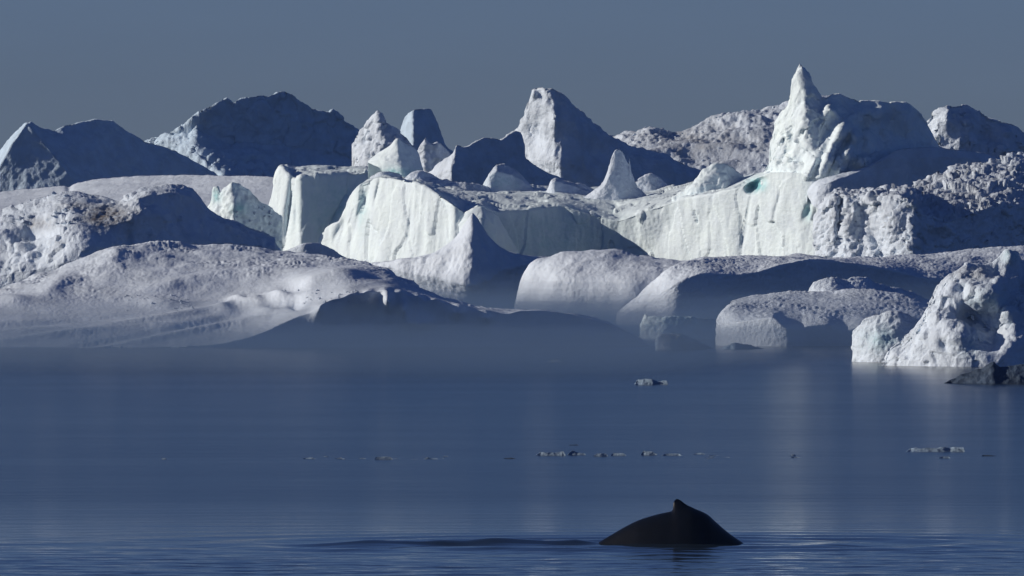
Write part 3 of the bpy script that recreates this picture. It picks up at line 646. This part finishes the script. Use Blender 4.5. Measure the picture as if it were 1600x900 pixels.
def floaty(px, py, w, hgt, label, mat, seed, lumps=4):
    D = H * F / (py - YH)
    r = random.Random(seed)
    top = [(px - w / 2, py, 6)]
    for i in range(lumps):
        t = (i + .5 + r.uniform(-.25, .25)) / lumps
        top.append((px - w / 2 + w * t, py - hgt * r.uniform(.45, .9), 4 + w * r.uniform(.25, .5)))
    top.append((px + w / 2, py, 6))
    o = berg("ice_fragment", D, [B((px - w / 2 - 1, 5), (px, 0), (px + w / 2 + 1, 6)), sorted(top)],
             [('fbm', hgt * .18, 9), ('fbm', hgt * .12, 3)], mat, back=max(8, w * .4), seed=seed, floor_z=-.12, step=1.0, smooth_u=False)
    tag(o, label, "ice fragment", "brash ice drifting on the calm water")
    return o
FR = [
    (1018, 601, 52, 11, "jagged floating ice fragment between the misty blocks and the whale, highest of the open-water pieces"),
    (867, 566, 22, 6, "faint small ice fragment in the mist below the pale hump"),
    (600, 718, 30, 7, "lone pointed ice fragment on the water left of centre"),
    (860, 712, 48, 8, "flat white ice fragment, left end of the drifting line above the whale"),
    (902, 711, 30, 8, "rounded white ice fragment touching the left end of the drifting line"),
    (895, 696, 20, 3, "thin dark sliver of ice behind the drifting line"),
    (938, 713, 24, 5, "small low ice fragment in the middle of the drifting line"),
    (966, 712, 26, 6, "grey ice fragment right of the middle of the drifting line"),
    (1014, 711, 26, 8, "humped ice fragment near the right end of the drifting line"),
    (1050, 712, 30, 4, "flat faint ice fragment at the right end of the drifting line"),
    (1092, 710, 20, 3, "thin last ice scrap trailing right of the drifting line"),
    (1462, 706, 92, 10, "widest floating raft of white ice fragments, on the right side"),
    (1476, 716, 18, 3, "tiny ice scrap just below the widest raft"),
    (1546, 713, 26, 3, "thin dark ice scrap right of the widest raft"),
    (484, 717, 22, 3, "thin ice scrap far left of the drifting line"),
    (530, 717, 14, 3, "tiny ice scrap left of the lone pointed fragment"),
    (256, 718, 14, 4, "tiny pale ice scrap on the left open water"),
    (795, 717, 20, 3, "tiny dark ice scrap left of the drifting line"),
]
for i, (a, b, c, d, e) in enumerate(FR):
    dark = "dark" in e
    floaty(a, b, c, d, e, M_DARK if dark else M_BRASH, 100 + i, lumps=max(2, int(c / 10)))

rs = random.Random(5)
for i in range(16):
    x = rs.choice([rs.uniform(440, 640), rs.uniform(640, 830), rs.uniform(1030, 1140), rs.uniform(1130, 1260)])
    floaty(x, 714 + rs.uniform(-2, 4), rs.uniform(7, 17), rs.uniform(1.2, 2.6), "tiny thin ice scrap strung out along the drifting line of brash above the whale", M_BRASH, 300 + i, lumps=2)

# ------------------------------------------------------------------ whale
def whale():
    D = 379.0; k = D / F
    # back line of the arched body, photo outline, continued below the water at both ends
    spine_top = [(700, 1010, 3), (780, 955, 7), (860, 898, 13), (905, 869, 18), (938, 846, 24), (958, 834, 29), (975, 824, 33), (1000, 812, 40), (1030, 803, 47), (1048, 799, 50),
                 (1062, 795, 52), (1076, 794, 54), (1090, 797, 56), (1104, 803, 58), (1118, 815, 60), (1135, 830, 60), (1150, 841, 60), (1168, 853, 59), (1200, 880, 56), (1260, 940, 48), (1320, 1010, 34), (1360, 1070, 14)]
    xs = np.array([p[0] for p in spine_top], float); ys = np.array([p[1] for p in spine_top], float); rs = np.array([p[2] for p in spine_top], float)
    px = np.concatenate([np.linspace(700, 930, 24)[:-1], np.linspace(930, 1180, 110)[:-1], np.linspace(1180, 1360, 24)])
    top = pchip(xs, ys, px); R = pchip(xs, rs, px)
    nseg = 36
    P = np.zeros((nseg + 1, len(px), 3))
    for s in range(nseg + 1):
        a = 2 * math.pi * s / nseg
        # cross section: keeled back, full flanks
        ca, sa = math.cos(a), math.sin(a)
        yy = R * 0.95 * sa * (1 - 0.22 * max(0, ca))
        zz = R * (ca - 1) * 1.15
        fin = np.zeros_like(px)
        if ca > 0.9:                      # the small hooked dorsal fin, drawn out of the back
            prof = np.interp(px, [1051, 1052.4, 1053.4, 1055, 1058, 1062, 1066, 1070, 1076, 1086, 1096], [0, 6, 11, 14.4, 15.8, 15.2, 12, 8, 3.6, .8, 0])
            fin = prof * ((ca - 0.9) / 0.1) ** 1.3
        # lean of the fin tip towards the tail
        P[s, :, 0] = (px - 800 - 0.12 * fin) * k
        P[s, :, 1] = D + yy * k * (1 - 0.9 * np.clip(fin / 12, 0, 1))
        P[s, :, 2] = H - (top - YH) * k + (zz + fin) * k
    me = grid_mesh("whale", P - np.array([(1055 - 800) * k, D, 0]))
    # tail flukes and flippers continue the same mesh below the surface
    bm = bmesh.new(); bm.from_mesh(me)
    def paddle(root, tip, w0, thick):
        root = Vector(root); tip = Vector(tip); ax = (tip - root); side = ax.cross(Vector((0, 0, 1))).normalized(); up = side.cross(ax).normalized()
        rings = []
        for i in range(9):
            t = i / 8; c = root + ax * t - side * 0 + Vector((-.35, 0, 0)) * t * t
            w = w0 * (1 - t) ** .6 + .03; th = thick * (1 - .8 * t)
            rings.append([bm.verts.new(c + side * w * math.cos(q) + up * th * math.sin(q)) for q in [j * math.pi / 4 for j in range(8)]])
        for i in range(8):
            for j in range(8): bm.faces.new((rings[i][j], rings[i][(j + 1) % 8], rings[i + 1][(j + 1) % 8], rings[i + 1][j]))
        bm.faces.new(rings[-1])
    xt = (712 - 1055) * k; zt = H - (1004 - YH) * k - .1
    for s in (-1, 1):
        paddle((xt, 0, zt), (xt - .9, s * 2.0, zt + .1), .55, .12)
        paddle(((1215 - 1055) * k, s * .9, H - (960 - YH) * k), ((1150 - 1055) * k, s * 3.6, H - (1030 - YH) * k), .45, .12)
    bmesh.ops.recalc_face_normals(bm, faces=bm.faces)
    bm.to_mesh(me); bm.free()
    me.polygons.foreach_set("use_smooth", np.ones(len(me.polygons), bool))
    m = bpy.data.materials.new("wet_whale_skin"); m.use_nodes = True
    n = m.node_tree.nodes; l = m.node_tree.links; b = n["Principled BSDF"]
    b.inputs["Roughness"].default_value = 0.38
    b.inputs["Specular IOR Level"].default_value = 0.3
    tc = n.new("ShaderNodeTexCoord"); no = n.new("ShaderNodeTexNoise"); no.inputs["Scale"].default_value = 4; no.inputs["Detail"].default_value = 6
    cr = n.new("ShaderNodeValToRGB"); cr.color_ramp.elements[0].color = (.0015, .0022, .004, 1); cr.color_ramp.elements[1].color = (.005, .007, .012, 1)
    l.new(tc.outputs["Object"], no.inputs["Vector"]); l.new(no.outputs["Fac"], cr.inputs[0]); l.new(cr.outputs[0], b.inputs["Base Color"])
    bp = n.new("ShaderNodeBump"); bp.inputs["Strength"].default_value = .25; bp.inputs["Distance"].default_value = .02
    n2 = n.new("ShaderNodeTexNoise"); n2.inputs["Scale"].default_value = 14; l.new(tc.outputs["Object"], n2.inputs["Vector"])
    l.new(n2.outputs["Fac"], bp.inputs["Height"]); l.new(bp.outputs["Normal"], b.inputs["Normal"])
    me.materials.append(m)
    o = bpy.data.objects.new("humpback_whale", me); o.location = ((1055 - 800) * k, D, 0)
    link(o)
    tag(o, "black humpback whale arching its back with small hooked fin above the water", "whale")
whale()

# ------------------------------------------------------------------ water
def water():
    xs = np.concatenate([-np.geomspace(30000, 24, 24), np.linspace(-22, 22, 330), np.geomspace(24, 30000, 24)])
    ys = np.concatenate([np.array([-400, 0, 150, 260, 310]), np.arange(330, 430, .16), np.geomspace(431, 1000, 90), np.geomspace(1040, 45000, 30)])
    X, Y = np.meshgrid(xs, ys)
    q = np.stack([X.ravel(), Y.ravel(), np.zeros(X.size)], -1)
    # small chop near the whale, dying out with distance
    fade = np.clip((430 - Y) / 50, 0, 1) * np.clip((Y - 325) / 10, 0, 1) * np.clip((24 - np.abs(X)) / 3, 0, 1)
    near = np.exp(-((Y - 352) / 22) ** 2)
    wv = (fbm(q * [.22, .55, 1] + 3, 3) * .06 + fbm(q * [.7, 1.6, 1] + 8, 2) * .018).reshape(X.shape)
    Z = wv * fade * (.25 + near)
    # wake: a low swell trailing from the tail to the left, and one leaving the head
    wx0 = (940 - 800) / F * 379
    yc = 379.0 + .6 * np.sin(X * .25) - .018 * np.abs(X - wx0)
    lft = np.clip((wx0 + .5 - X) / 1.5, 0, 1) * np.clip((X + 11) / 8, 0.12, 1)
    wob = .75 + .5 * fbm(np.stack([X.ravel() * .5, Y.ravel() * .05, np.zeros(X.size)], -1), 2).reshape(X.shape)
    Z += .24 * lft * wob * np.exp(-((Y - yc) / .8) ** 2) - .06 * lft * np.exp(-((Y - yc + 2.6) / 1.4) ** 2) + .05 * lft * np.exp(-((Y - yc + 6) / 1.2) ** 2)
    wx1 = (1168 - 800) / F * 379
    rgt = np.clip((X - wx1 + .6) / .8, 0, 1) * np.clip((wx1 + 3.6 - X) / 2.5, 0, 1)
    Z += .06 * rgt * np.exp(-((Y - 379) / .9) ** 2)
    # rings spreading from the body
    cx = (1055 - 800) / F * 379
    rr = np.sqrt(((X - cx) / 1.6) ** 2 + (Y - 379) ** 2)
    Z += .045 * np.sin(rr * 1.9) * np.exp(-((rr - 5) / 7.5) ** 2) * fade * (.6 + .8 * wob)
    me = grid_mesh("water", np.stack([X, Y, Z], -1), closed_end=False)
    o = bpy.data.objects.new("water", me); link(o); tag(o, kind="structure")
    m = bpy.data.materials.new("calm_sea_water"); m.use_nodes = True
    n = m.node_tree.nodes; l = m.node_tree.links; b = n["Principled BSDF"]
    b.inputs["Base Color"].default_value = (.018, .03, .048, 1)
    # wind-ruffled water with slicker lanes
    t0 = n.new("ShaderNodeTexCoord"); m0 = n.new("ShaderNodeMapping"); m0.inputs["Scale"].default_value = (.02, .06, 1)
    n0 = n.new("ShaderNodeTexNoise"); n0.inputs["Scale"].default_value = 1; n0.inputs["Detail"].default_value = 3
    r0 = n.new("ShaderNodeMapRange"); r0.inputs[1].default_value = .4; r0.inputs[2].default_value = .6; r0.inputs[3].default_value = .183; r0.inputs[4].default_value = .195
    l.new(t0.outputs["Object"], m0.inputs["Vector"]); l.new(m0.outputs[0], n0.inputs["Vector"]); l.new(n0.outputs["Fac"], r0.inputs[0]); 
    sp = n.new("ShaderNodeSeparateXYZ"); l.new(t0.outputs["Object"], sp.inputs[0])        # sheltered, slick water where the whale rose
    r1 = n.new("ShaderNodeMapRange"); r1.inputs[1].default_value = 370; r1.inputs[2].default_value = 440; r1.inputs[3].default_value = .4; r1.inputs[4].default_value = 1
    l.new(sp.outputs[1], r1.inputs[0])
    mm = n.new("ShaderNodeMath"); mm.operation = 'MULTIPLY'; l.new(r0.outputs[0], mm.inputs[0]); l.new(r1.outputs[0], mm.inputs[1]); l.new(mm.outputs[0], b.inputs["Roughness"])
    b.inputs["IOR"].default_value = 1.33
    tc = n.new("ShaderNodeTexCoord")
    prev = None
    for (sx, sy, sc, dist, st) in ((.10, .35, 1, .10, .5), (.5, 1.4, 1, .03, .4), (.012, .05, 1, .5, .12)):
        mp = n.new("ShaderNodeMapping"); mp.inputs["Scale"].default_value = (sx, sy, 1)
        l.new(tc.outputs["Object"], mp.inputs["Vector"])
        no = n.new("ShaderNodeTexNoise"); no.inputs["Scale"].default_value = sc; no.inputs["Detail"].default_value = 4
        l.new(mp.outputs[0], no.inputs["Vector"])
        bp = n.new("ShaderNodeBump"); bp.inputs["Strength"].default_value = st; bp.inputs["Distance"].default_value = dist
        l.new(no.outputs["Fac"], bp.inputs["Height"])
        if prev: l.new(prev.outputs["Normal"], bp.inputs["Normal"])
        prev = bp
    l.new(prev.outputs["Normal"], b.inputs["Normal"])
    me.materials.append(m)
water()

# ------------------------------------------------------------------ air
def air_box(name, poly, z0, z1, color, density, aniso):
    bm = bmesh.new()
    lo = [bm.verts.new((x, y, z0)) for x, y in poly]; hi = [bm.verts.new((x, y, z1)) for x, y in poly]
    bm.faces.new(lo[::-1]); bm.faces.new(hi)
    for i in range(len(poly)):
        j = (i + 1) % len(poly); bm.faces.new((lo[i], lo[j], hi[j], hi[i]))
    bmesh.ops.recalc_face_normals(bm, faces=bm.faces)
    me = bpy.data.meshes.new(name); bm.to_mesh(me); bm.free()
    m = bpy.data.materials.new(name + "_air"); m.use_nodes = True
    n = m.node_tree.nodes; l = m.node_tree.links
    n.remove(n["Principled BSDF"])
    v = n.new("ShaderNodeVolumePrincipled")
    v.inputs["Color"].default_value = (*color, 1); v.inputs["Density"].default_value = density; v.inputs["Anisotropy"].default_value = aniso
    l.new(v.outputs[0], n["Material Output"].inputs["Volume"])
    me.materials.append(m)
    o = bpy.data.objects.new(name, me); link(o); tag(o, kind="stuff")
    return o
HAZE_C = (.43, .66, .97)
air_box("haze", [(-900, -60), (900, -60), (900, 2700), (-900, 2700)], -3, 62, HAZE_C, .00007, .7)

def mist(edge, top, density, seed):
    """a low bank of sea mist with an uneven top, lying round the feet of the bergs"""
    nx, ny = 90, 50
    ex = np.array([e[0] for e in edge], float); ey = np.array([e[1] for e in edge], float)
    X, Y = np.meshgrid(np.linspace(-260, 260, nx), np.linspace(0, 1, ny), indexing='xy')
    front = np.interp(X, ex, ey)
    Y = front + (1480 - front) * Y ** 1.5
    q = np.stack([X.ravel() / 22, Y.ravel() / 60, np.full(X.size, seed * 1.7)], -1)
    Z = top * (1 + .35 * fbm(q, 3).reshape(X.shape))
    Z[:, 0] = Z[:, -1] = Z[-1, :] = Z[0, :] = .3
    v = np.stack([X, Y, Z], -1).reshape(-1, 3); lo = v.copy(); lo[:, 2] = -2
    idx = np.arange(nx * ny).reshape(ny, nx)
    f = [(int(a), int(b_), int(c), int(d)) for a, b_, c, d in np.stack([idx[:-1, :-1], idx[:-1, 1:], idx[1:, 1:], idx[1:, :-1]], -1).reshape(-1, 4)]
    n0 = nx * ny
    ring = [*idx[0, :], *idx[1:, -1], *idx[-1, -2::-1], *idx[-2:0:-1, 0]]
    rl = [n0 + i for i in range(len(ring))]
    verts = [tuple(p) for p in v] + [tuple(lo[i]) for i in ring]
    f += [(int(ring[i]), rl[i], rl[(i + 1) % len(ring)], int(ring[(i + 1) % len(ring)])) for i in range(len(ring))]
    f.append(tuple(rl[::-1]))
    me = bpy.data.meshes.new("mist"); me.from_pydata(verts, [], f); me.update()
    bm = bmesh.new(); bm.from_mesh(me); bmesh.ops.recalc_face_normals(bm, faces=bm.faces); bm.to_mesh(me); bm.free()
    m = bpy.data.materials.new("mist_air"); m.use_nodes = True
    n = m.node_tree.nodes; l = m.node_tree.links; n.remove(n["Principled BSDF"])
    vol = n.new("ShaderNodeVolumePrincipled"); vol.inputs["Color"].default_value = (*HAZE_C, 1)
    vol.inputs["Density"].default_value = density; vol.inputs["Anisotropy"].default_value = .62
    l.new(vol.outputs[0], n["Material Output"].inputs["Volume"]); me.materials.append(m)
    o = bpy.data.objects.new("mist", me); link(o); tag(o, kind="stuff")
for i, (tp, dn) in enumerate(((5.6, .0008), (4.4, .0020), (3.3, .0036), (2.2, .0068))):
    s = i * 7
    mist([(-260, 790 + s), (-60, 790 + s), (-30, 770 + s), (-5, 745 + s), (12, 750 + s), (19, 815 + s), (26, 850 + s), (34, 845 + s), (48, 840 + s), (260, 840 + s)], tp, dn, i + 1)
